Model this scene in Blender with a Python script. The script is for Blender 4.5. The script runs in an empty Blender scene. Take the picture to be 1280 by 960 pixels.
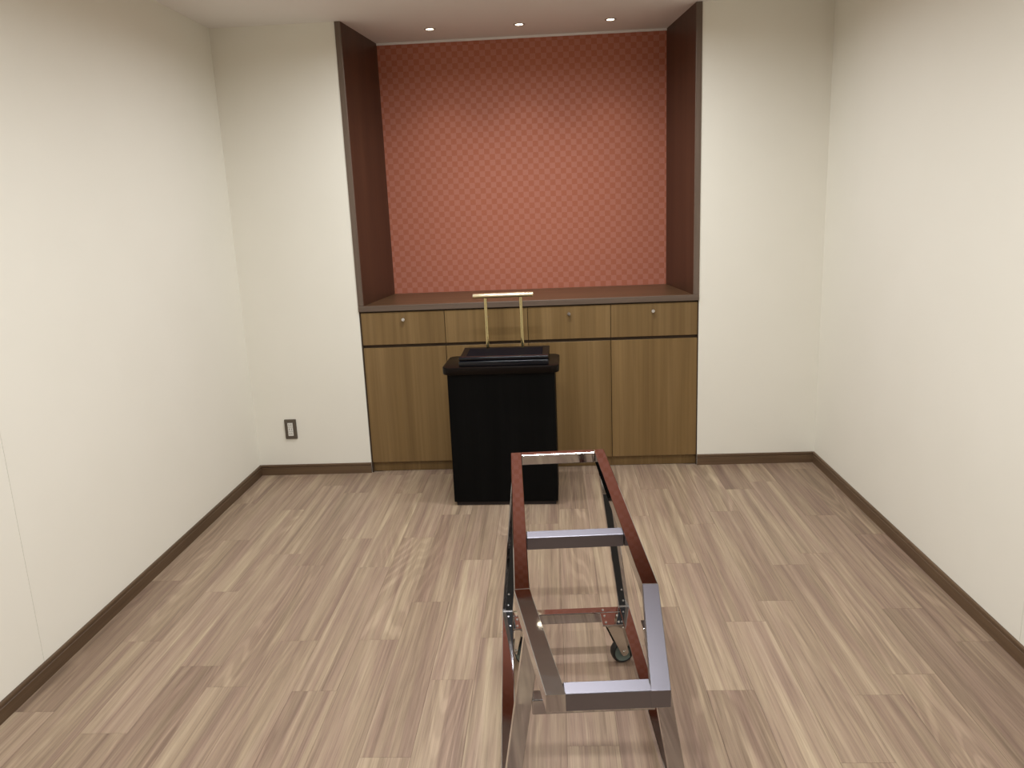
import bpy, bmesh, math, random
from mathutils import Vector, Matrix

random.seed(7)
sc = bpy.context.scene
col = sc.collection

# ------------------------------------------------------------------ camera
FPX, PITCH, YAW, ROLL, CAMH = 978.43, 12.857, -3.058, -2.394, 1.591
pi_, ya_, ro_ = map(math.radians, (PITCH, YAW, ROLL))
Fv = Vector((math.sin(ya_)*math.cos(pi_), math.cos(ya_)*math.cos(pi_), -math.sin(pi_)))
R0 = Vector((math.cos(ya_), -math.sin(ya_), 0)); U0 = R0.cross(Fv)
Rv = R0*math.cos(ro_) + U0*math.sin(ro_); Uv = -R0*math.sin(ro_) + U0*math.cos(ro_)
cam_d = bpy.data.cameras.new('camera'); cam = bpy.data.objects.new('camera', cam_d); col.objects.link(cam)
cam_d.sensor_fit = 'HORIZONTAL'; cam_d.sensor_width = 36.0; cam_d.lens = FPX/1280*36.0
cam_d.clip_start = 0.05
M = Matrix((Rv, Uv, -Fv)).transposed().to_4x4(); M.translation = Vector((0, 0, CAMH)); cam.matrix_world = M
sc.camera = cam

# ------------------------------------------------------------------ world, exposure
w = bpy.data.worlds.new('world'); sc.world = w; w.use_nodes = True
w.node_tree.nodes['Background'].inputs[0].default_value = (0.5, 0.45, 0.4, 1)
w.node_tree.nodes['Background'].inputs[1].default_value = 0.0
vs = sc.view_settings
vs.view_transform = 'Standard'; vs.look = 'None'; vs.gamma = 1.0; vs.use_curve_mapping = False
vs.exposure = 0.0

# ------------------------------------------------------------------ room measures (metres)
XL, XR, D, ZC = -1.8484, 1.5657, 4.6, 2.616
YR = -1.8                         # wall behind the camera
PLO, PLI, PRI, PRO = -1.1427, -1.1092, 0.8315, 0.8648
NL, NR, DN = -1.0448, 0.7681, 5.244
HC, ZCB = 1.0418, 1.0066          # worktop top and underside
BB = 0.066

# ceiling light fixtures: recessed linear troffers across the room
LIGHT_ROWS = [3.75, 2.1, 0.5, -1.1]
LIGHT_X = 0.5*(XL+XR); LIGHT_L, LIGHT_W = 1.25, 0.06
LIGHT_POWER = 28.6
LIGHT_COL = (0.965, 1.0, 1.035)
NICHE_X = (-0.657, -0.133, 0.396); NICHE_Y = 4.905
NICHE_POWER = 5.0

# ------------------------------------------------------------------ helpers
def tag(o, label=None, cat=None, group=None, kind=None):
    if label: o['label'] = label
    if cat: o['category'] = cat
    if group: o['group'] = group
    if kind: o['kind'] = kind
    return o

def empty(name, loc=(0, 0, 0), rz=0.0):
    o = bpy.data.objects.new(name, None); o.empty_display_size = 0.1
    o.location = loc; o.rotation_euler = (0, 0, rz); col.objects.link(o); return o

def link(name, me, parent=None, loc=None, rot=None):
    o = bpy.data.objects.new(name, me); col.objects.link(o)
    if parent: o.parent = parent
    if loc is not None: o.location = loc
    if rot is not None: o.rotation_euler = rot
    return o

def finish(bm, name, mat, parent=None, loc=None, rot=None, bevel=0.0, seg=2, smooth=False):
    bmesh.ops.recalc_face_normals(bm, faces=bm.faces[:])
    if bevel > 0:
        es = [e for e in bm.edges if len(e.link_faces) == 2 and e.calc_face_angle(0) > 0.5]
        bmesh.ops.bevel(bm, geom=es, offset=bevel, segments=seg, profile=0.5, affect='EDGES', clamp_overlap=True)
    me = bpy.data.meshes.new(name); bm.to_mesh(me); bm.free()
    if smooth:
        for p in me.polygons: p.use_smooth = True
        try: me.set_sharp_from_angle(angle=math.radians(40))
        except Exception: pass
    if mat: me.materials.append(mat)
    return link(name, me, parent, loc, rot)

def hexa(bm, a, b):
    """a, b: four corners each (same order)"""
    va = [bm.verts.new(p) for p in a]; vb = [bm.verts.new(p) for p in b]
    bm.faces.new(va); bm.faces.new(vb[::-1])
    for i in range(4): bm.faces.new((va[i], va[(i+1) % 4], vb[(i+1) % 4], vb[i]))

def addbox(bm, x0, x1, y0, y1, z0, z1):
    hexa(bm, [(x0,y0,z0),(x1,y0,z0),(x1,y1,z0),(x0,y1,z0)], [(x0,y0,z1),(x1,y0,z1),(x1,y1,z1),(x0,y1,z1)])

def box(name, x0, x1, y0, y1, z0, z1, mat, parent=None, bevel=0.0, seg=2, origin=None, smooth=False):
    """box with its origin at `origin` (default its own centre)"""
    bm = bmesh.new()
    c = origin or ((x0+x1)/2, (y0+y1)/2, (z0+z1)/2)
    addbox(bm, x0-c[0], x1-c[0], y0-c[1], y1-c[1], z0-c[2], z1-c[2])
    return finish(bm, name, mat, parent, loc=c, bevel=bevel, seg=seg, smooth=smooth)

def prism(bm, pts, z0, z1):
    a = [bm.verts.new((x, y, z0)) for x, y in pts]; b = [bm.verts.new((x, y, z1)) for x, y in pts]
    bm.faces.new(a[::-1]); bm.faces.new(b)
    n = len(pts)
    for i in range(n): bm.faces.new((a[i], a[(i+1) % n], b[(i+1) % n], b[i]))

def cyl(bm, p0, p1, r0, r1=None, n=20, cap=True):
    r1 = r0 if r1 is None else r1
    p0, p1 = Vector(p0), Vector(p1); d = (p1-p0).normalized()
    u = d.orthogonal().normalized(); v = d.cross(u)
    A = [bm.verts.new(p0+(u*math.cos(t)+v*math.sin(t))*r0) for t in [2*math.pi*i/n for i in range(n)]]
    B = [bm.verts.new(p1+(u*math.cos(t)+v*math.sin(t))*r1) for t in [2*math.pi*i/n for i in range(n)]]
    for i in range(n): bm.faces.new((A[i], A[(i+1) % n], B[(i+1) % n], B[i]))
    if cap: bm.faces.new(A[::-1]); bm.faces.new(B)

def lathe(bm, prof, axis='Y', n=36):
    """prof: list of (radius, along axis); closed ring profile if first==last"""
    rings = []
    for r, h in prof:
        ring = []
        for i in range(n):
            t = 2*math.pi*i/n; c, s = r*math.cos(t), r*math.sin(t)
            ring.append(bm.verts.new((c, h, s) if axis == 'Y' else (c, s, h)))
        rings.append(ring)
    for a, b in zip(rings, rings[1:]):
        for i in range(n): bm.faces.new((a[i], a[(i+1) % n], b[(i+1) % n], b[i]))
    return rings

def rrect(x0, x1, y0, y1, r, n=7):
    pts = []
    for cx, cy, a in ((x1-r, y0+r, -90), (x1-r, y1-r, 0), (x0+r, y1-r, 90), (x0+r, y0+r, 180)):
        for i in range(n+1):
            t = math.radians(a+90*i/n); pts.append((cx+r*math.cos(t), cy+r*math.sin(t)))
    return pts

# ------------------------------------------------------------------ materials
def new_mat(name):
    m = bpy.data.materials.new(name); m.use_nodes = True
    nt = m.node_tree; return m, nt, nt.nodes['Principled BSDF']

def srgb(r, g, b):
    f = lambda c: (c/255/12.92) if c/255 <= 0.04045 else ((c/255+0.055)/1.055)**2.4
    return (f(r), f(g), f(b), 1.0)

def simple(name, c, rough=0.5, metal=0.0, spec=None, coat=0.0):
    m, nt, b = new_mat(name)
    b.inputs['Base Color'].default_value = c; b.inputs['Roughness'].default_value = rough
    b.inputs['Metallic'].default_value = metal
    if spec is not None: b.inputs['Specular IOR Level'].default_value = spec
    if coat: b.inputs['Coat Weight'].default_value = coat; b.inputs['Coat Roughness'].default_value = 0.1
    # faint procedural unevenness of gloss
    n = nt.nodes.new('ShaderNodeTexNoise'); n.inputs['Scale'].default_value = 14; n.inputs['Detail'].default_value = 3
    mr = nt.nodes.new('ShaderNodeMapRange'); mr.inputs[3].default_value = max(0.02, rough*0.9); mr.inputs[4].default_value = rough*1.1+0.005
    nt.links.new(n.outputs['Fac'], mr.inputs[0]); nt.links.new(mr.outputs[0], b.inputs['Roughness'])
    return m

def coords(nt, scale, rand=True):
    tc = nt.nodes.new('ShaderNodeTexCoord'); mp = nt.nodes.new('ShaderNodeMapping')
    mp.inputs['Scale'].default_value = scale
    if rand:
        oi = nt.nodes.new('ShaderNodeObjectInfo'); mu = nt.nodes.new('ShaderNodeVectorMath'); mu.operation = 'SCALE'
        mu.inputs[0].default_value = (31.7, 57.3, 43.1); nt.links.new(oi.outputs['Random'], mu.inputs['Scale'])
        ad = nt.nodes.new('ShaderNodeVectorMath'); ad.operation = 'ADD'
        nt.links.new(tc.outputs['Object'], ad.inputs[0]); nt.links.new(mu.outputs[0], ad.inputs[1])
        nt.links.new(ad.outputs[0], mp.inputs['Vector'])
    else: nt.links.new(tc.outputs['Object'], mp.inputs['Vector'])
    return mp

def noise(nt, vec, scale, detail=4, rough=0.55, dist=0.0):
    n = nt.nodes.new('ShaderNodeTexNoise'); n.inputs['Scale'].default_value = scale; n.inputs['Detail'].default_value = detail
    n.inputs['Roughness'].default_value = rough; n.inputs['Distortion'].default_value = dist
    nt.links.new(vec.outputs[0], n.inputs['Vector']); return n

def ramp(nt, fac, stops):
    r = nt.nodes.new('ShaderNodeValToRGB'); e = r.color_ramp.elements
    while len(e) < len(stops): e.new(0.5)
    for el, (p, c) in zip(e, stops): el.position = p; el.color = c
    nt.links.new(fac, r.inputs[0]); return r

def mixc(nt, fac, a, b, mode='MIX'):
    m = nt.nodes.new('ShaderNodeMix'); m.data_type = 'RGBA'; m.blend_type = mode
    if hasattr(fac, 'links') or hasattr(fac, 'is_linked'): nt.links.new(fac, m.inputs[0])
    else: m.inputs[0].default_value = fac
    for s, i in ((a, 6), (b, 7)):
        if isinstance(s, tuple): m.inputs[i].default_value = s
        else: nt.links.new(s, m.inputs[i])
    return m.outputs[2]

def bump(nt, bs, h, strength, dist=0.002):
    b = nt.nodes.new('ShaderNodeBump'); b.inputs['Strength'].default_value = strength; b.inputs['Distance'].default_value = dist
    nt.links.new(h, b.inputs['Height']); nt.links.new(b.outputs[0], bs.inputs['Normal'])

def wood(name, dark, mid, light, axis, scale=1.0, rough=0.4, streak=1.0, rand_tone=0.12, spec=0.4):
    """grain runs along `axis`"""
    m, nt, b = new_mat(name)
    st = {'x': (0.045, 1, 1), 'y': (1, 0.045, 1), 'z': (1, 1, 0.045)}[axis]
    st2 = {'x': (0.012, 1, 1), 'y': (1, 0.012, 1), 'z': (1, 1, 0.012)}[axis]
    v1 = coords(nt, st); v2 = coords(nt, st2)
    n1 = noise(nt, v1, 26*scale, 5, 0.6, 0.6); n2 = noise(nt, v2, 110*scale, 3, 0.6); n3 = noise(nt, v2, 9*scale, 3, 0.5, 0.3)
    r = ramp(nt, n1.outputs['Fac'], [(0.28, dark), (0.5, mid), (0.72, light)])
    r2 = ramp(nt, n3.outputs['Fac'], [(0.3, dark), (0.5, mid), (0.7, light)])
    c = mixc(nt, 0.5, r.outputs[0], r2.outputs[0])
    fine = ramp(nt, n2.outputs['Fac'], [(0.35, (0.78, 0.76, 0.74, 1)), (0.6, (1.06, 1.06, 1.06, 1))])
    c = mixc(nt, 0.7*streak, c, fine.outputs[0], 'MULTIPLY')
    oi = nt.nodes.new('ShaderNodeObjectInfo')
    tone = ramp(nt, oi.outputs['Random'], [(0, (1-rand_tone,)*3+(1,)), (1, (1+rand_tone,)*3+(1,))])
    c = mixc(nt, 1.0, c, tone.outputs[0], 'MULTIPLY')
    nt.links.new(c, b.inputs['Base Color']); b.inputs['Roughness'].default_value = rough; b.inputs['Specular IOR Level'].default_value = spec
    bump(nt, b, n2.outputs['Fac'], 0.12, 0.001)
    return m

def plank_mat():
    m, nt, b = new_mat('oak_vinyl_plank')
    v1 = coords(nt, (1, 0.06, 1)); v2 = coords(nt, (1, 0.018, 1)); v3 = coords(nt, (1, 0.11, 1))
    # cathedral figure: contour lines of a stretched noise
    big = noise(nt, v3, 6.0, 1.5, 0.4, 0.3)
    mu = nt.nodes.new('ShaderNodeMath'); mu.operation = 'MULTIPLY'; mu.inputs[1].default_value = 105.0
    nt.links.new(big.outputs['Fac'], mu.inputs[0])
    sn = nt.nodes.new('ShaderNodeMath'); sn.operation = 'SINE'
    nt.links.new(mu.outputs[0], sn.inputs[0])
    cath = ramp(nt, sn.outputs[0], [(0.0, (0.86, 0.845, 0.835, 1)), (0.8, (1.05, 1.05, 1.045, 1))])
    n1 = noise(nt, v1, 15, 5, 0.62, 0.7); n2 = noise(nt, v2, 190, 4, 0.7, 0.3); n3 = noise(nt, v2, 30, 4, 0.6, 0.5)
    tan = ramp(nt, n3.outputs['Fac'], [(0.28, PLANK_D), (0.5, PLANK_M), (0.68, PLANK_L)])
    pink = ramp(nt, n3.outputs['Fac'], [(0.28, srgb(129, 107, 94)), (0.5, srgb(150, 127, 110)), (0.72, srgb(167, 146, 126))])
    hue = ramp(nt, n1.outputs['Fac'], [(0.40, (0, 0, 0, 1)), (0.60, (1, 1, 1, 1))])
    c = mixc(nt, hue.outputs[0], tan.outputs[0], pink.outputs[0])
    msk = noise(nt, v3, 2.6, 1, 0.5)
    mr = ramp(nt, msk.outputs['Fac'], [(0.46, (0, 0, 0, 1)), (0.60, (1, 1, 1, 1))])
    c2 = mixc(nt, 1.0, c, cath.outputs[0], 'MULTIPLY')
    c = mixc(nt, mr.outputs[0], c, c2)
    fine = ramp(nt, n2.outputs['Fac'], [(0.36, (0.76, 0.745, 0.73, 1)), (0.50, (1.0, 1.0, 1.0, 1)), (0.66, (1.12, 1.12, 1.11, 1))])
    c = mixc(nt, 0.8, c, fine.outputs[0], 'MULTIPLY')
    oi = nt.nodes.new('ShaderNodeObjectInfo')
    tone = ramp(nt, oi.outputs['Random'], [(0.0, (0.84, 0.815, 0.805, 1)), (0.3, (0.95, 0.935, 0.925, 1)), (0.7, (1.03, 1.03, 1.02, 1)), (1.0, (1.11, 1.12, 1.11, 1))])
    c = mixc(nt, 1.0, c, tone.outputs[0], 'MULTIPLY')
    nt.links.new(c, b.inputs['Base Color'])
    b.inputs['Roughness'].default_value = 0.45; b.inputs['Specular IOR Level'].default_value = 0.3
    bump(nt, b, n2.outputs['Fac'], 0.06, 0.001)
    return m

PLANK_D, PLANK_M, PLANK_L = srgb(134, 115, 97), srgb(159, 139, 117), srgb(178, 159, 134)

def wallpaper(name, c):
    m, nt, b = new_mat(name)
    v = coords(nt, (1, 1, 1), False)
    n = noise(nt, v, 420, 3, 0.7); n0 = noise(nt, v, 3, 2, 0.5)
    t = ramp(nt, n0.outputs['Fac'], [(0.3, (0.985, 0.985, 0.98, 1)), (0.7, (1.0, 1.0, 1.0, 1))])
    nt.links.new(mixc(nt, 1.0, c, t.outputs[0], 'MULTIPLY'), b.inputs['Base Color'])
    b.inputs['Roughness'].default_value = 0.75; b.inputs['Specular IOR Level'].default_value = 0.25
    bump(nt, b, n.outputs['Fac'], 0.10, 0.001)
    return m

def red_checker():
    m, nt, b = new_mat('red_checker_wallpaper')
    tc = nt.nodes.new('ShaderNodeTexCoord'); mp = nt.nodes.new('ShaderNodeMapping')
    s = 0.0350; mp.inputs['Location'].default_value = (0.37, 0.5, 0.21); mp.inputs['Scale'].default_value = (1/s, 0, 1/s)
    nt.links.new(tc.outputs['Object'], mp.inputs['Vector'])
    ch = nt.nodes.new('ShaderNodeTexChecker'); ch.inputs['Scale'].default_value = 1.0
    nt.links.new(mp.outputs[0], ch.inputs['Vector'])
    ch.inputs['Color1'].default_value = srgb(184, 117, 97); ch.inputs['Color2'].default_value = srgb(175, 103, 78)
    v = coords(nt, (1, 1, 1), False); n = noise(nt, v, 300, 2, 0.6)
    t = ramp(nt, n.outputs['Fac'], [(0.3, (0.93, 0.93, 0.93, 1)), (0.7, (1.05, 1.05, 1.05, 1))])
    nt.links.new(mixc(nt, 1.0, ch.outputs['Color'], t.outputs[0], 'MULTIPLY'), b.inputs['Base Color'])
    mr = nt.nodes.new('ShaderNodeMapRange'); mr.inputs[3].default_value = 0.62; mr.inputs[4].default_value = 0.5
    nt.links.new(ch.outputs['Fac'], mr.inputs[0]); nt.links.new(mr.outputs[0], b.inputs['Roughness'])
    b.inputs['Specular IOR Level'].default_value = 0.3
    bump(nt, b, n.outputs['Fac'], 0.08, 0.001)
    return m

def emis(name, c, s):
    m, nt, b = new_mat(name)
    b.inputs['Base Color'].default_value = (0.8, 0.8, 0.8, 1)
    b.inputs['Emission Color'].default_value = c; b.inputs['Emission Strength'].default_value = s
    return m

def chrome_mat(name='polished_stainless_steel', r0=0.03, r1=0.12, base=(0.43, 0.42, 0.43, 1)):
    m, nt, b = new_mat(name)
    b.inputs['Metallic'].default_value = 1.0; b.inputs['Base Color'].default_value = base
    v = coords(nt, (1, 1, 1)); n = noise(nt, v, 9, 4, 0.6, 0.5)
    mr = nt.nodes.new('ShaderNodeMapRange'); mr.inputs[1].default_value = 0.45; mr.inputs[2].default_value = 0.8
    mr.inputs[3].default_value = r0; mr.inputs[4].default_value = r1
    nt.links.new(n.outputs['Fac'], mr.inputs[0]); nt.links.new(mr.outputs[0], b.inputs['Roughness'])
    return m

MAT = dict(
    wall=wallpaper('cream_wallpaper', srgb(237, 233, 221)),
    ceil=wallpaper('ceiling_paper', srgb(238, 233, 229)),
    red=red_checker(),
    plank=plank_mat(),
    sub=simple('subfloor', srgb(160, 139, 119), 0.8),
    joint=simple('wall_joint', srgb(196, 186, 166), 0.8),
    base=wood('baseboard_wood', srgb(80, 60, 43), srgb(96, 75, 55), srgb(112, 90, 68), 'x', 1.0, 0.45),
    base_y=wood('baseboard_wood_side', srgb(80, 60, 43), srgb(96, 75, 55), srgb(112, 90, 68), 'y', 1.0, 0.45),
    cab=wood('cabinet_wood', srgb(104, 80, 46), srgb(122, 96, 58), srgb(140, 113, 74), 'z', 0.55, 0.42, 0.8, 0.05),
    panel=wood('walnut_panel', srgb(60, 38, 27), srgb(72, 47, 33), srgb(84, 56, 40), 'z', 0.8, 0.40, 0.8, 0.02),
    counter=wood('walnut_worktop', srgb(78, 55, 36), srgb(94, 69, 47), srgb(112, 85, 60), 'x', 1.2, 0.38, 0.9, 0.0),
    edge=wood('walnut_edge_band', srgb(88, 72, 60), srgb(104, 88, 76), srgb(118, 102, 90), 'z', 1.0, 0.38, 0.6, 0.0),
    edge_x=wood('walnut_edge_band_long', srgb(88, 72, 60), srgb(104, 88, 76), srgb(118, 102, 90), 'x', 1.0, 0.38, 0.6, 0.0),
    gap=simple('cabinet_carcass', srgb(62, 44, 24), 0.7),
    black_wood=wood('black_stained_oak', srgb(5, 5, 5), srgb(8, 8, 8), srgb(14, 14, 14), 'z', 1.6, 0.55, 1.0, 0.0, 0.08),
    black_top=wood('dark_stained_top', srgb(13, 9, 7), srgb(20, 14, 11), srgb(27, 19, 15), 'x', 1.4, 0.3, 0.8, 0.0, 0.09),
    black_gloss=simple('black_lacquer', srgb(10, 12, 20), 0.22, 0.0, 0.4),
    leather=simple('black_writing_pad', srgb(8, 9, 16), 0.6, 0.0, 0.08),
    brass=simple('brass', (0.62, 0.52, 0.28, 1), 0.12, 1.0),
    brass_bar=simple('pale_brass', (0.95, 0.84, 0.58, 1), 0.3, 1.0),
    chrome=chrome_mat(),
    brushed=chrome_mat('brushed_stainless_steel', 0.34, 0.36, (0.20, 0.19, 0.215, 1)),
    steel=simple('caster_zinc', (0.62, 0.60, 0.56, 1), 0.22, 1.0),
    bolt=simple('bolt_steel', (0.8, 0.8, 0.8, 1), 0.2, 1.0),
    tyre=simple('black_tyre', srgb(14, 14, 14), 0.5),
    hub=simple('grey_green_hub', srgb(92, 104, 98), 0.4),
    plate=simple('taupe_plate', srgb(98, 88, 76), 0.4, 0.3),
    white=simple('white_plastic', srgb(225, 222, 214), 0.4),
    slot=simple('socket_slot', srgb(60, 58, 55), 0.6),
    lamp=emis('downlight_glow', (1.0, 0.9, 0.66, 1), 9.0),
    lamp_ring=simple('downlight_ring', srgb(190, 178, 168), 0.4),
    troffer=emis('troffer_diffuser', (1.0, 0.93, 0.86, 1), 3.0),
    door=wood('added_dark_door', srgb(34, 26, 20), srgb(44, 34, 26), srgb(54, 42, 32), 'z', 0.8, 0.4, 0.8, 0.05),
    rubber=simple('plinth_base', srgb(30, 18, 15), 0.7),  # dark reddish brown of the lectern plinth
)

# ------------------------------------------------------------------ the room shell
T = 0.12
# floor: slab with individual vinyl planks
floor = box('floor', XL-T, XR+T, YR-T, D+0.04, -0.12, -0.004, MAT['sub'], origin=(0, 0, 0))
tag(floor, 'grey-brown wood-look plank floor of the room', 'floor', kind='structure')
PW, PL, G = 0.1555, 0.938, 0.0001
mesh_cache = {}
def plank_mesh(wd, ln):
    k = (round(wd, 4), round(ln, 4))
    if k not in mesh_cache:
        bm = bmesh.new(); a, b, c = wd/2-G, ln/2-G, 0.0003
        hexa(bm, [(-a,-b,-0.004),(a,-b,-0.004),(a,b,-0.004),(-a,b,-0.004)], [(-a+c,-b+c,0),(a-c,-b+c,0),(a-c,b-c,0),(-a+c,b-c,0)])
        bmesh.ops.recalc_face_normals(bm, faces=bm.faces[:])
        me = bpy.data.meshes.new('plank'); bm.to_mesh(me); bm.free(); me.materials.append(MAT['plank']); mesh_cache[k] = me
    return mesh_cache[k]
# end joints of each row of planks, counted from the right wall
JOINT = [2.598, 2.837, 2.403, 2.291, 2.914, 2.757, 2.323, 2.876, 2.60, 2.993, 2.80, 2.665, 2.398, 2.947, 2.66, 2.341, 2.661, 2.369, 2.498, 3.065, 2.671, 3.178]
for k in range(22):
    x2 = XR-k*PW; x1 = max(x2-PW, XL)
    yend = D+0.029 if (x1 > PLO and x2 < PRO) else D
    y = JOINT[k] - PL*math.ceil((JOINT[k]-YR)/PL)
    while y < yend-0.005:
        ya, yb = max(y, YR), min(y+PL, yend)
        if yb-ya > 0.01: link('plank', plank_mesh(x2-x1, yb-ya), floor, ((x1+x2)/2, (ya+yb)/2, 0))
        y += PL

ceiling = box('ceiling', XL-T, XR+T, YR-T, DN+T, ZC, ZC+T, MAT['ceil'], origin=(0, 0, ZC))
tag(ceiling, 'plain off-white ceiling running on into the niche', 'ceiling', kind='structure')

def side_wall(name, x, sgn, label, seam):
    wl = box(name, *(sorted((x+sgn*0.004, x+sgn*T))), YR-T, D+T, -0.12, ZC, MAT['joint'], origin=(x, D, 0))
    tag(wl, label, 'wall', kind='structure')
    for y0, y1 in ((YR, seam-0.0008), (seam+0.0008, D)):
        xs = sorted((x, x+sgn*0.004))
        p = box('wallpaper_panel', xs[0]-x, xs[1]-x, y0-D, y1-D, 0, ZC, MAT['wall'], wl)
    return wl
side_wall('wall_left', XL, -1, 'cream papered wall on the left with a faint vertical seam', 2.434)
side_wall('wall_right', XR, 1, 'cream papered wall on the right', 2.483)
tag(box('wall_back_left', XL-T, PLO, D, D+T, -0.12, ZC, MAT['wall'], origin=(XL, D, 0)), 'cream strip of end wall left of the niche, with the socket', 'wall', kind='structure')
tag(box('wall_back_right', PRO, XR+T, D, D+T, -0.12, ZC, MAT['wall'], origin=(XR, D, 0)), 'cream strip of end wall right of the niche', 'wall', kind='structure')
tag(box('wall_niche', PLO-0.05, PRO+0.05, DN, DN+T, -0.12, ZC, MAT['red'], origin=(0, DN, 0)), 'red checked wallpaper at the back of the niche', 'wall', kind='structure')
tag(box('wall_rear', XL-T, XR+T, YR-T, YR, -0.12, ZC, MAT['wall'], origin=(0, YR, 0)), 'cream wall opposite the niche', 'wall', kind='structure')
# double door added on the unseen rear wall to darken the steel's reflections
dr = empty('added_door_1', (-0.14, YR, 0)); tag(dr, 'dark wooden double door opposite the niche, added for dark reflections in the steel', 'door', kind='structure')
for sx in (-1, 1):
    lf = box('door_leaf', *(sorted((sx*0.004, sx*0.85))), 0.0, 0.04, 0.004, 2.15, MAT['door'], dr, 0.003)
    bm = bmesh.new(); cyl(bm, (sx*0.10, 0.085, 0.75), (sx*0.10, 0.085, 1.35), 0.014)
    for z in (0.80, 1.30): cyl(bm, (sx*0.10, 0.035, z), (sx*0.10, 0.085, z), 0.009)
    h = finish(bm, 'handle', MAT['chrome'], lf, smooth=True)
    h.location = -lf.location
for nm_, a in (('door_jamb', (-0.91, -0.856, 0, 0.05, 0, 2.21)), ('door_jamb', (0.856, 0.91, 0, 0.05, 0, 2.21)), ('door_head', (-0.855, 0.855, 0, 0.05, 2.156, 2.21))):
    box(nm_, *a, MAT['base'], dr, 0.003)

# baseboards: profiled strip (tall face, groove, rounded cap)
def baseboard(name, p0, p1, nrm, mat, label):
    """runs p0->p1 on the wall face, nrm points into the room"""
    prof = [(0, 0), (0.010, 0), (0.010, 0.046), (0.0065, 0.0485), (0.0065, 0.051), (0.010, 0.0535), (0.010, 0.061), (0.008, 0.0645), (0.005, BB), (0, BB)]
    bm = bmesh.new(); P0, P1, N = Vector(p0), Vector(p1), Vector(nrm)
    a = [bm.verts.new(N*u+Vector((0, 0, z))) for u, z in prof]
    b = [bm.verts.new(P1-P0+N*u+Vector((0, 0, z))) for u, z in prof]
    bm.faces.new(a); bm.faces.new(b[::-1])
    for i in range(len(prof)): bm.faces.new((a[i], a[(i+1) % len(prof)], b[(i+1) % len(prof)], b[i]))
    o = finish(bm, name, mat, loc=p0); tag(o, label, 'baseboard', kind='structure')
baseboard('baseboard_left', (XL, YR, 0), (XL, D, 0), (1, 0, 0), MAT['base_y'], 'brown wooden baseboard along the left wall')
baseboard('baseboard_right', (XR, YR, 0), (XR, D, 0), (-1, 0, 0), MAT['base_y'], 'brown wooden baseboard along the right wall')
baseboard('baseboard_back_left', (XL+0.010, D, 0), (PLO, D, 0), (0, -1, 0), MAT['base'], 'short brown baseboard below the wall socket')
baseboard('baseboard_back_right', (PRO, D, 0), (XR-0.010, D, 0), (0, -1, 0), MAT['base'], 'short brown baseboard right of the cabinets')
baseboard('baseboard_rear_left', (XL+0.010, YR, 0), (-1.052, YR, 0), (0, 1, 0), MAT['base'], 'brown baseboard left of the added double door')
baseboard('baseboard_rear_right', (0.772, YR, 0), (XR-0.010, YR, 0), (0, 1, 0), MAT['base'], 'brown baseboard right of the added double door')

# niche side panels (splayed) with a lighter edge band in front
def niche_side(name, xo, xi, xb, label):
    t = empty(name, (xo, D, HC)); tag(t, label, 'panel', kind='structure')
    bm = bmesh.new(); z1 = ZC-HC
    prism(bm, [(0.0, 0.004), (xi-xo, 0.004), (xb-xo, DN-D), (0.0, DN-D)], 0, z1)
    finish(bm, 'panel', MAT['panel'], t)
    xs = sorted((0.0, xi-xo))
    box('edge_band', xs[0], xs[1], -0.006, 0.0038, 0.0, z1, MAT['edge'], t, 0.002)
niche_side('trim_1', PLO, PLI, NL, 'dark walnut side panel on the left of the red niche')
niche_side('trim_2', PRO, PRI, NR, 'dark walnut side panel on the right of the red niche')
tag(box('trim_3', NL, NR, DN-0.012, DN, ZC-0.012, ZC, MAT['ceil']), 'thin pale bead along the top of the red wallpaper', 'trim', kind='structure')

# ------------------------------------------------------------------ worktop and cabinets
wt_ = empty('worktop', (PLO, D, ZCB)); tag(wt_, 'long brown wooden worktop across the bottom of the red niche', 'worktop')
bm = bmesh.new(); addbox(bm, 0.0, PRO-PLO, 0.003, DN-D-0.002, 0, HC-ZCB-0.0005)
finish(bm, 'top_board', MAT['counter'], wt_)
box('front_edge', 0.0, PRO-PLO, -0.009, 0.0028, 0.0, HC-ZCB-0.0005, MAT['edge_x'], wt_, 0.003)

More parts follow.
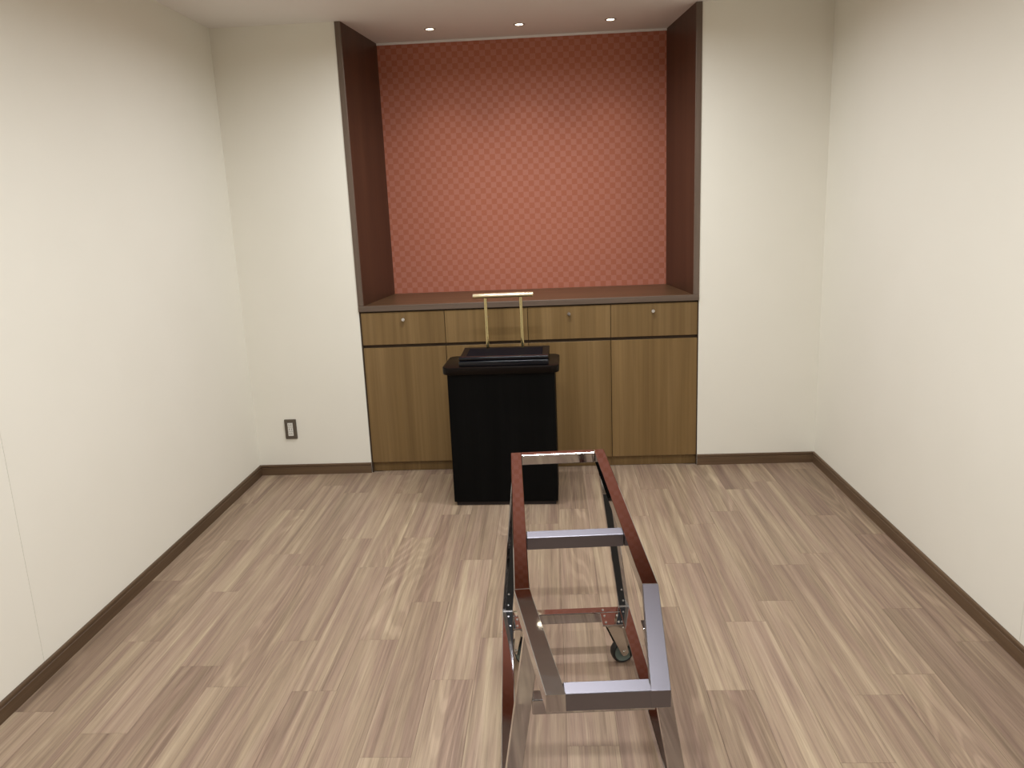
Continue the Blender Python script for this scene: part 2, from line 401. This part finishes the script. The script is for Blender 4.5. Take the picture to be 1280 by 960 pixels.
xs_ = [PLO+0.010, -0.6315, -0.1372, 0.3516, PRO-0.006]
ZG, ZG2, ZD = 0.8046, 0.786, 0.0651
cab_labels = ['wooden cabinet unit next to the wall socket, lock on its drawer', 'wooden cabinet unit mostly hidden behind the black lectern',
              'wooden cabinet unit partly behind the right side of the black lectern', 'wooden cabinet unit at the right end, fully in view']
for i in range(4):
    x0, x1 = xs_[i], xs_[i+1]; wd = x1-x0
    c = empty('cabinet', (x0, D, 0)); tag(c, cab_labels[i], 'cabinet', 'built-in cabinets under the worktop')
    bm = bmesh.new(); addbox(bm, 0.0005-(0.0093 if i == 0 else 0), wd-0.0005+(0.0053 if i == 3 else 0), 0.020, DN-D-0.004, ZD-0.004, ZCB-0.001)
    finish(bm, 'body', MAT['gap'], c)
    box('toe_kick', 0.0005-(0.0093 if i == 0 else 0), wd-0.0005+(0.0053 if i == 3 else 0), 0.030, 0.05, 0.0, ZD-0.0045, MAT['cab'], c)
    g = 0.0015
    if i in (0, 3):
        fx = (-0.0093, -0.0002) if i == 0 else (wd+0.0002, wd+0.0053)
        box('gap_shade_strip', fx[0], fx[1], 0.006, 0.0198, 0.0, ZCB-0.001, MAT['gap'], c)  # dark strip added in the gap beside the wall, in place of its shade
    d_ = box('drawer', g, wd-g, 0.0, 0.0195, ZG, ZCB-0.008, MAT['cab'], c, 0.001, 1)
    box('door', g, wd-g, 0.0, 0.0195, ZD, ZG2, MAT['cab'], c, 0.001, 1)
    lx = {0: -0.876, 1: -0.378, 2: 0.107, 3: 0.598}[i]-x0
    lk = Vector((lx, 0, 0.955))-d_.location
    bm = bmesh.new()
    cyl(bm, (0, -0.001, 0), (0, -0.012, 0), 0.0115, 0.0095, 20); cyl(bm, (0, -0.012, 0), (0, -0.0135, 0), 0.0065, 0.006, 16)
    l_ = finish(bm, 'key_lock', MAT['bolt'], d_, loc=lk-Vector((0, 0.0095, 0)), smooth=True)
    l_['label'] = 'small round chrome lock'

# ------------------------------------------------------------------ wall socket
so = empty('wall_socket', (-1.628, D, 0.232)); tag(so, 'taupe socket plate with white insert low on the end wall', 'socket')
bm = bmesh.new()
pts = rrect(-0.037, 0.037, 0, 0.126, 0.004, 4)
a = [bm.verts.new((px, 0, pz)) for px, pz in pts]; b = [bm.verts.new((px*0.95, -0.008, 0.063+(pz-0.063)*0.97)) for px, pz in pts]
bm.faces.new(a); bm.faces.new(b[::-1])
for i in range(len(pts)): bm.faces.new((a[i], a[(i+1) % len(pts)], b[(i+1) % len(pts)], b[i]))
finish(bm, 'cover_plate', MAT['plate'], so)
ins = box('socket_insert', -0.016, 0.016, -0.011, -0.0075, 0.022, 0.106, MAT['white'], so, 0.001, 1)
for k in range(3):
    zc_ = 0.022+0.014+k*0.028
    bm = bmesh.new()
    for dx in (-0.0065, 0.0065): addbox(bm, dx-0.0011, dx+0.0011, -0.0118, -0.0108, zc_-0.006, zc_+0.006)
    addbox(bm, -0.0145, 0.0145, -0.0116, -0.0108, zc_+0.0132, zc_+0.0143)
    o = finish(bm, 'socket_slot', MAT['slot'], ins); o.location = -ins.location

# ------------------------------------------------------------------ black lectern
lec = empty('lectern', (-0.272, 4.001, 0), math.radians(-1.6)); tag(lec, 'black wooden lectern standing in front of the cabinets', 'lectern')
HW = 0.283
box('body', -HW, HW, 0.0, 0.27, 0.022, 0.7355, MAT['black_wood'], lec, 0.002, 1)
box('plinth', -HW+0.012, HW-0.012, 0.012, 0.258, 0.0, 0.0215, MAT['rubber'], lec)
bm = bmesh.new(); prism(bm, rrect(-0.307, 0.307, -0.025, 0.305, 0.045, 8), 0.736, 0.776)
finish(bm, 'top', MAT['black_top'], lec, bevel=0.004, seg=2, smooth=True)
# sloped writing board on the lectern
wb_ = empty('writing_board', (-0.2535, 3.993, 0.776), math.radians(-1.6)); tag(wb_, 'low black writing board with a front ledge on the lectern top', 'writing board')
BW = 0.235
bm = bmesh.new()
a = [(-BW, 0.03, 0.0), (-BW, 0.262, 0.0), (-BW, 0.262, 0.056), (-BW, 0.03, 0.040)]
hexa(bm, a, [(BW, p[1], p[2]) for p in a]); finish(bm, 'board', MAT['black_top'], wb_, bevel=0.002)
bm = bmesh.new(); a = [(-BW, 0.0, 0.0), (-BW, 0.0295, 0.0), (-BW, 0.0295, 0.030), (-BW, 0.0, 0.028)]
hexa(bm, a, [(BW, p[1], p[2]) for p in a]); finish(bm, 'ledge', MAT['black_gloss'], wb_, bevel=0.004, seg=3, smooth=True)
bm = bmesh.new(); a = [(-BW, 0.006, 0.0325), (-BW, 0.0295, 0.0325), (-BW, 0.0295, 0.052), (-BW, 0.006, 0.048)]
hexa(bm, a, [(BW, p[1], p[2]) for p in a]); finish(bm, 'ledge_rail', MAT['black_gloss'], wb_, bevel=0.004, seg=3, smooth=True)
bm = bmesh.new(); sl = (0.056-0.040)/(0.262-0.03)
zz = lambda y: 0.040+(y-0.03)*sl
a = [(-BW+0.035, 0.036, zz(0.036)+0.0003), (-BW+0.035, 0.205, zz(0.205)+0.0003), (-BW+0.035, 0.205, zz(0.205)+0.007), (-BW+0.035, 0.036, zz(0.036)+0.007)]
hexa(bm, a, [(BW-0.035, p[1], p[2]) for p in a]); finish(bm, 'writing_pad', MAT['leather'], wb_, bevel=0.002)
# brass reading lamp
la = empty('reading_lamp', (-0.2535, 4.235, 0.776+0.0545), 0); tag(la, 'brass reading lamp with a horizontal bar on two posts, on the lectern', 'lamp')
for dx in (-0.099, 0.093):
    bm = bmesh.new(); cyl(bm, (dx+0.002, 0, 0.0), (dx, 0.0, 0.277), 0.0088, n=24)
    p = finish(bm, 'post', MAT['brass'], la, smooth=True)
bm = bmesh.new()
N_ = 24; A_, B_ = [], []
for i in range(N_):
    t = 2*math.pi*i/N_; yy, z_ = 0.020*math.cos(t), 0.288+0.014*math.sin(t)
    A_.append(bm.verts.new((-0.166, yy, z_))); B_.append(bm.verts.new((0.162, yy, z_)))
bm.faces.new(A_); bm.faces.new(B_[::-1])
for i in range(N_): bm.faces.new((A_[i], A_[(i+1) % N_], B_[(i+1) % N_], B_[i]))
finish(bm, 'lamp_bar', MAT['brass_bar'], la, bevel=0.002, smooth=True)

# ------------------------------------------------------------------ steel trolley (local: x across, y along, measured from 2.5 m)
TH, CX = math.radians(2.9956), 0.0256
ht, wt, we, sf, sb, sn, scr = 0.6879, 0.1743, 0.1185, 2.806, 1.7341, 1.315, 2.037
hb, wb, sbf, tw = 0.1754, 0.2276, 2.5586, 0.0383
tr = empty('trolley', (CX, 2.5, 0), TH); tag(tr, 'polished stainless steel trolley frame on casters', 'trolley')
S = lambda s: s-2.5
BV = 0.0022
# inner offset of the tapered part
dirv = Vector((wt-we, sb-sn)).normalized(); nrm2 = Vector((dirv.y, -dirv.x))
for sg in (-1, 1):
    bm = bmesh.new()
    inb = wt-tw; off = tw/nrm2.x
    # intersection of inner straight line x=wt-tw with the inner taper line
    k = (wt-we)/(sb-sn); si = sb + (inb-(wt-off))/k
    prism(bm, [(sg*px, py) for px, py in [(wt, S(sf)), (wt, S(sb)), (inb, S(si)), (inb, S(sf))]], ht-tw, ht)
    finish(bm, 'side_rail', MAT['chrome'], tr, bevel=BV, seg=2)
    bm = bmesh.new()
    prism(bm, [(sg*px, py-0.0003) for px, py in [(wt, S(sb)), (we, S(sn)), (we-off, S(sn)), (inb, S(si))]], ht-tw, ht)
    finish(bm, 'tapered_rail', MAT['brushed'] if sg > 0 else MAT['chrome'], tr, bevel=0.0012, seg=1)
def bar(name, x0, x1, s, z, h=tw, d=tw, tilt=0.0, parent=tr, mat='chrome'):
    """cross bar, centre (s, z)"""
    bm = bmesh.new(); addbox(bm, x0, x1, -d/2, d/2, -h/2, h/2)
    return finish(bm, name, MAT[mat], parent, loc=(0, S(s), z), rot=(math.radians(tilt), 0, 0), bevel=BV, seg=2)
e_ = 0.0004
bar('end_bar', -wt+tw+e_, wt-tw-e_, sf-tw/2, ht-tw/2)
ofn = tw/nrm2.x
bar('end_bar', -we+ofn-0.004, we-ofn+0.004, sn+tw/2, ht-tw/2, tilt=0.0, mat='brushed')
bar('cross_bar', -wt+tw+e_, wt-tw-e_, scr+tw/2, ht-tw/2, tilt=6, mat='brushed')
# base frame
SBN = 1.575
for sg in (-1, 1):
    xa, xb = sorted((sg*wb, sg*(wb-tw)))
    bm = bmesh.new(); addbox(bm, xa, xb, S(SBN), S(2.602), hb-tw, hb); finish(bm, 'base_rail', MAT['chrome'], tr, bevel=BV, seg=2)
bar('base_bar', -wb+tw+e_, wb-tw-e_, sbf-tw/2, hb-tw/2)
bar('base_bar', -wb+tw+e_, wb-tw-e_, 1.594, hb-tw/2)
# legs
def leg(sg, sbase, stop, tb, tt):
    bm = bmesh.new()
    q = lambda t, s, z: [(sg*(t-tw), S(s), z), (sg*t, S(s), z), (sg*t, S(s+tw), z), (sg*(t-tw), S(s+tw), z)]
    hexa(bm, q(tb, sbase, hb+0.0032), q(tt, stop, ht-tw-0.0003))
    lg = finish(bm, 'leg', MAT['chrome'], tr, bevel=BV, seg=2)
    fp = bmesh.new(); xa, xb = sorted((sg*(tb+0.0), sg*(tb-tw))); addbox(fp, xa, xb, S(sbase)-0.004, S(sbase+tw), hb+0.0002, hb+0.003)
    finish(fp, 'foot_plate', MAT['bolt'], lg)
    for z in (hb+0.022, hb+0.062):
        f = (z-hb)/(ht-tw-hb); t_ = tb+(tt-tb)*f-tw/2; s_ = sbase+(stop-sbase)*f
        bm = bmesh.new(); cyl(bm, (sg*t_, S(s_)+0.002, z), (sg*t_, S(s_)-0.0045, z), 0.0045, 0.0035, 12); finish(bm, 'screw', MAT['bolt'], lg, smooth=True)
    return lg
def black_strip(lg, sg, sbase, stop, tb, tt):
    H = ht-tw-0.0003-hb-0.0032
    def q(f):
        z = hb+0.0032+H*f; t = tb+(tt-tb)*f; s_ = sbase+(stop-sbase)*f
        return [(sg*(t-tw+0.002), S(s_)-0.0022, z), (sg*(t-0.013), S(s_)-0.0022, z), (sg*(t-0.013), S(s_)+0.0004, z), (sg*(t-tw+0.002), S(s_)+0.0004, z)]
    bm = bmesh.new(); hexa(bm, q(0.004), q(0.86)); o = finish(bm, 'black_strip', MAT['tyre'], lg); o['label'] = 'black strip down the front of the leg'
for sg in (-1, 1):
    lg = leg(sg, 2.561, 2.617, 0.2276, 0.1743); black_strip(lg, sg, 2.561, 2.617, 0.2276, 0.1743)
    leg(sg, 1.60, 1.60, 0.2276, 0.153)
bar('leg_brace', -0.1425, 0.1425, 1.60+tw/2, 0.478-tw/2)
# bolts on the rails
def bolt(p, d, r=0.0045, parent=tr):
    p, d = Vector(p), Vector(d); bm = bmesh.new(); cyl(bm, p-d*0.001, p+d*0.0035, r, r*0.75, 12); return finish(bm, 'bolt', MAT['bolt'], parent, smooth=True)
for sg in (-1, 1):
    for s in (2.45, 1.72): bolt((sg*wb, S(s), hb-tw*0.5), (sg, 0, 0)); bolt((sg*(wb-tw), S(s), hb-tw*0.5), (-sg, 0, 0))
    bolt((sg*0.13, S(sbf-tw*0.5), hb), (0, 0, 1))
# casters
ZP = hb-0.0006
def caster(t0, s0, swivel, trail):
    s_front, s_back = s0-0.045, s0+0.045
    bm = bmesh.new(); addbox(bm, -0.0355, 0.0355, -0.0420, 0.0420, -0.006, 0.0)
    pl = finish(bm, 'caster_plate', MAT['chrome'], tr, loc=(t0, S(s0), ZP), bevel=0.001, seg=1)
    for dx in (-0.022, 0.022):
        for dy in (-0.022, 0.022): bolt((dx, dy, 0.0), (0, 0, 1), 0.0042, pl)
    R = 0.045; zax = R-ZP
    bm = bmesh.new()
    cyl(bm, (0, 0, -0.005), (0, 0, -0.017), 0.026, 0.024, 24)
    # fork: crown plus two tapered cheeks, local x = trail direction, y = wheel axis
    addbox(bm, -0.024, 0.030, -0.019, 0.019, -0.020, -0.0165)
    for sy in (-1, 1):
        y0, y1 = sorted((sy*0.0165, sy*0.0190))
        out = [(-0.024, -0.0168), (0.030, -0.0168), (trail+0.014, zax-0.004), (trail+0.006, zax-0.014), (trail-0.006, zax-0.014), (trail-0.014, zax-0.004)]
        va = [bm.verts.new((px, y0, pz)) for px, pz in out]; vb = [bm.verts.new((px, y1, pz)) for px, pz in out]
        bm.faces.new(va); bm.faces.new(vb[::-1])
        for i in range(6): bm.faces.new((va[i], va[(i+1) % 6], vb[(i+1) % 6], vb[i]))
    cyl(bm, (trail, -0.0225, zax), (trail, 0.0225, zax), 0.006, n=12)
    fk = finish(bm, 'caster_fork', MAT['steel'], tr, loc=(t0, S(s0), ZP), rot=(0, 0, math.radians(swivel)), smooth=True)
    bm = bmesh.new(); lathe(bm, [(0.036, -0.013), (0.040, -0.0145), (0.0432, -0.011), (R, 0), (0.0432, 0.011), (0.040, 0.0145), (0.036, 0.013), (0.036, -0.013)], 'Y', 40)
    finish(bm, 'tyre', MAT['tyre'], fk, loc=(trail, 0, zax), smooth=True)
    bm = bmesh.new(); rs = lathe(bm, [(0.010, -0.015), (0.014, -0.015), (0.018, -0.010), (0.032, -0.010), (0.0359, -0.0125), (0.0359, 0.0125), (0.032, 0.010), (0.018, 0.010), (0.014, 0.015), (0.010, 0.015)], 'Y', 40)
    bm.faces.new(rs[0]); bm.faces.new(rs[-1])
    finish(bm, 'wheel', MAT['hub'], fk, loc=(trail, 0, zax), smooth=True)
caster(0.153, 2.4775, 19, 0.042)
caster(-0.153, 2.4775, 110, 0.042)
caster(0.153, 1.6555, 40, 0.042)
caster(-0.153, 1.6555, 30, 0.042)

# ------------------------------------------------------------------ lamps in the ceiling
for i, xn in enumerate(NICHE_X):
    d = empty('downlight', (xn, NICHE_Y, ZC)); tag(d, ['small recessed downlight above the niche, nearest the left side panel', 'small recessed downlight above the middle of the niche', 'small recessed downlight above the niche, nearest the right side panel'][i], 'downlight', 'downlights in the niche ceiling')
    bm = bmesh.new(); rs = lathe(bm, [(0.034, -0.0004), (0.033, -0.004), (0.024, -0.004), (0.022, -0.001), (0.034, -0.0004)], 'Z', 32)
    finish(bm, 'ring', MAT['lamp_ring'], d, smooth=True)
    bm = bmesh.new(); cyl(bm, (0, 0, -0.0006), (0, 0, -0.0025), 0.0215, n=32); finish(bm, 'bulb', MAT['lamp'], d)
    ld = bpy.data.lights.new('downlight_spot', 'SPOT'); ld.energy = NICHE_POWER; ld.color = (1.0, 0.92, 0.80)
    ld.spot_size = math.radians(95); ld.spot_blend = 1.0; ld.shadow_soft_size = 0.02
    lo = bpy.data.objects.new('downlight_spot', ld); col.objects.link(lo); lo.parent = d; lo.location = (0, 0, -0.03)
names = ['nearest the niche', 'second from the niche', 'third from the niche', 'farthest from the niche']
for i, yl in enumerate(LIGHT_ROWS):
    f = empty('ceiling_light', (LIGHT_X, yl, ZC)); tag(f, 'slim recessed ceiling light across the room, ' + names[i], 'ceiling light', 'linear ceiling lights')
    hl, hw = LIGHT_L/2, LIGHT_W/2
    for a in ((-hl-0.015, hl+0.015, -hw-0.015, -hw, -0.012, -0.0003), (-hl-0.015, hl+0.015, hw, hw+0.015, -0.012, -0.0003),
              (-hl-0.015, -hl, -hw+0.0002, hw-0.0002, -0.012, -0.0003), (hl, hl+0.015, -hw+0.0002, hw-0.0002, -0.012, -0.0003)):
        box('frame_strip', *a, MAT['lamp_ring'], f)
    box('diffuser', -hl+0.0003, hl-0.0003, -hw+0.0003, hw-0.0003, -0.006, -0.0005, MAT['troffer'], f)
    ld = bpy.data.lights.new('ceiling_light_area', 'AREA'); ld.shape = 'RECTANGLE'; ld.size = LIGHT_L; ld.size_y = LIGHT_W
    ld.energy = LIGHT_POWER; ld.color = LIGHT_COL; ld.spread = math.radians(168)
    lo = bpy.data.objects.new('ceiling_light_area', ld); col.objects.link(lo); lo.parent = f; lo.location = (0, 0, -0.013)
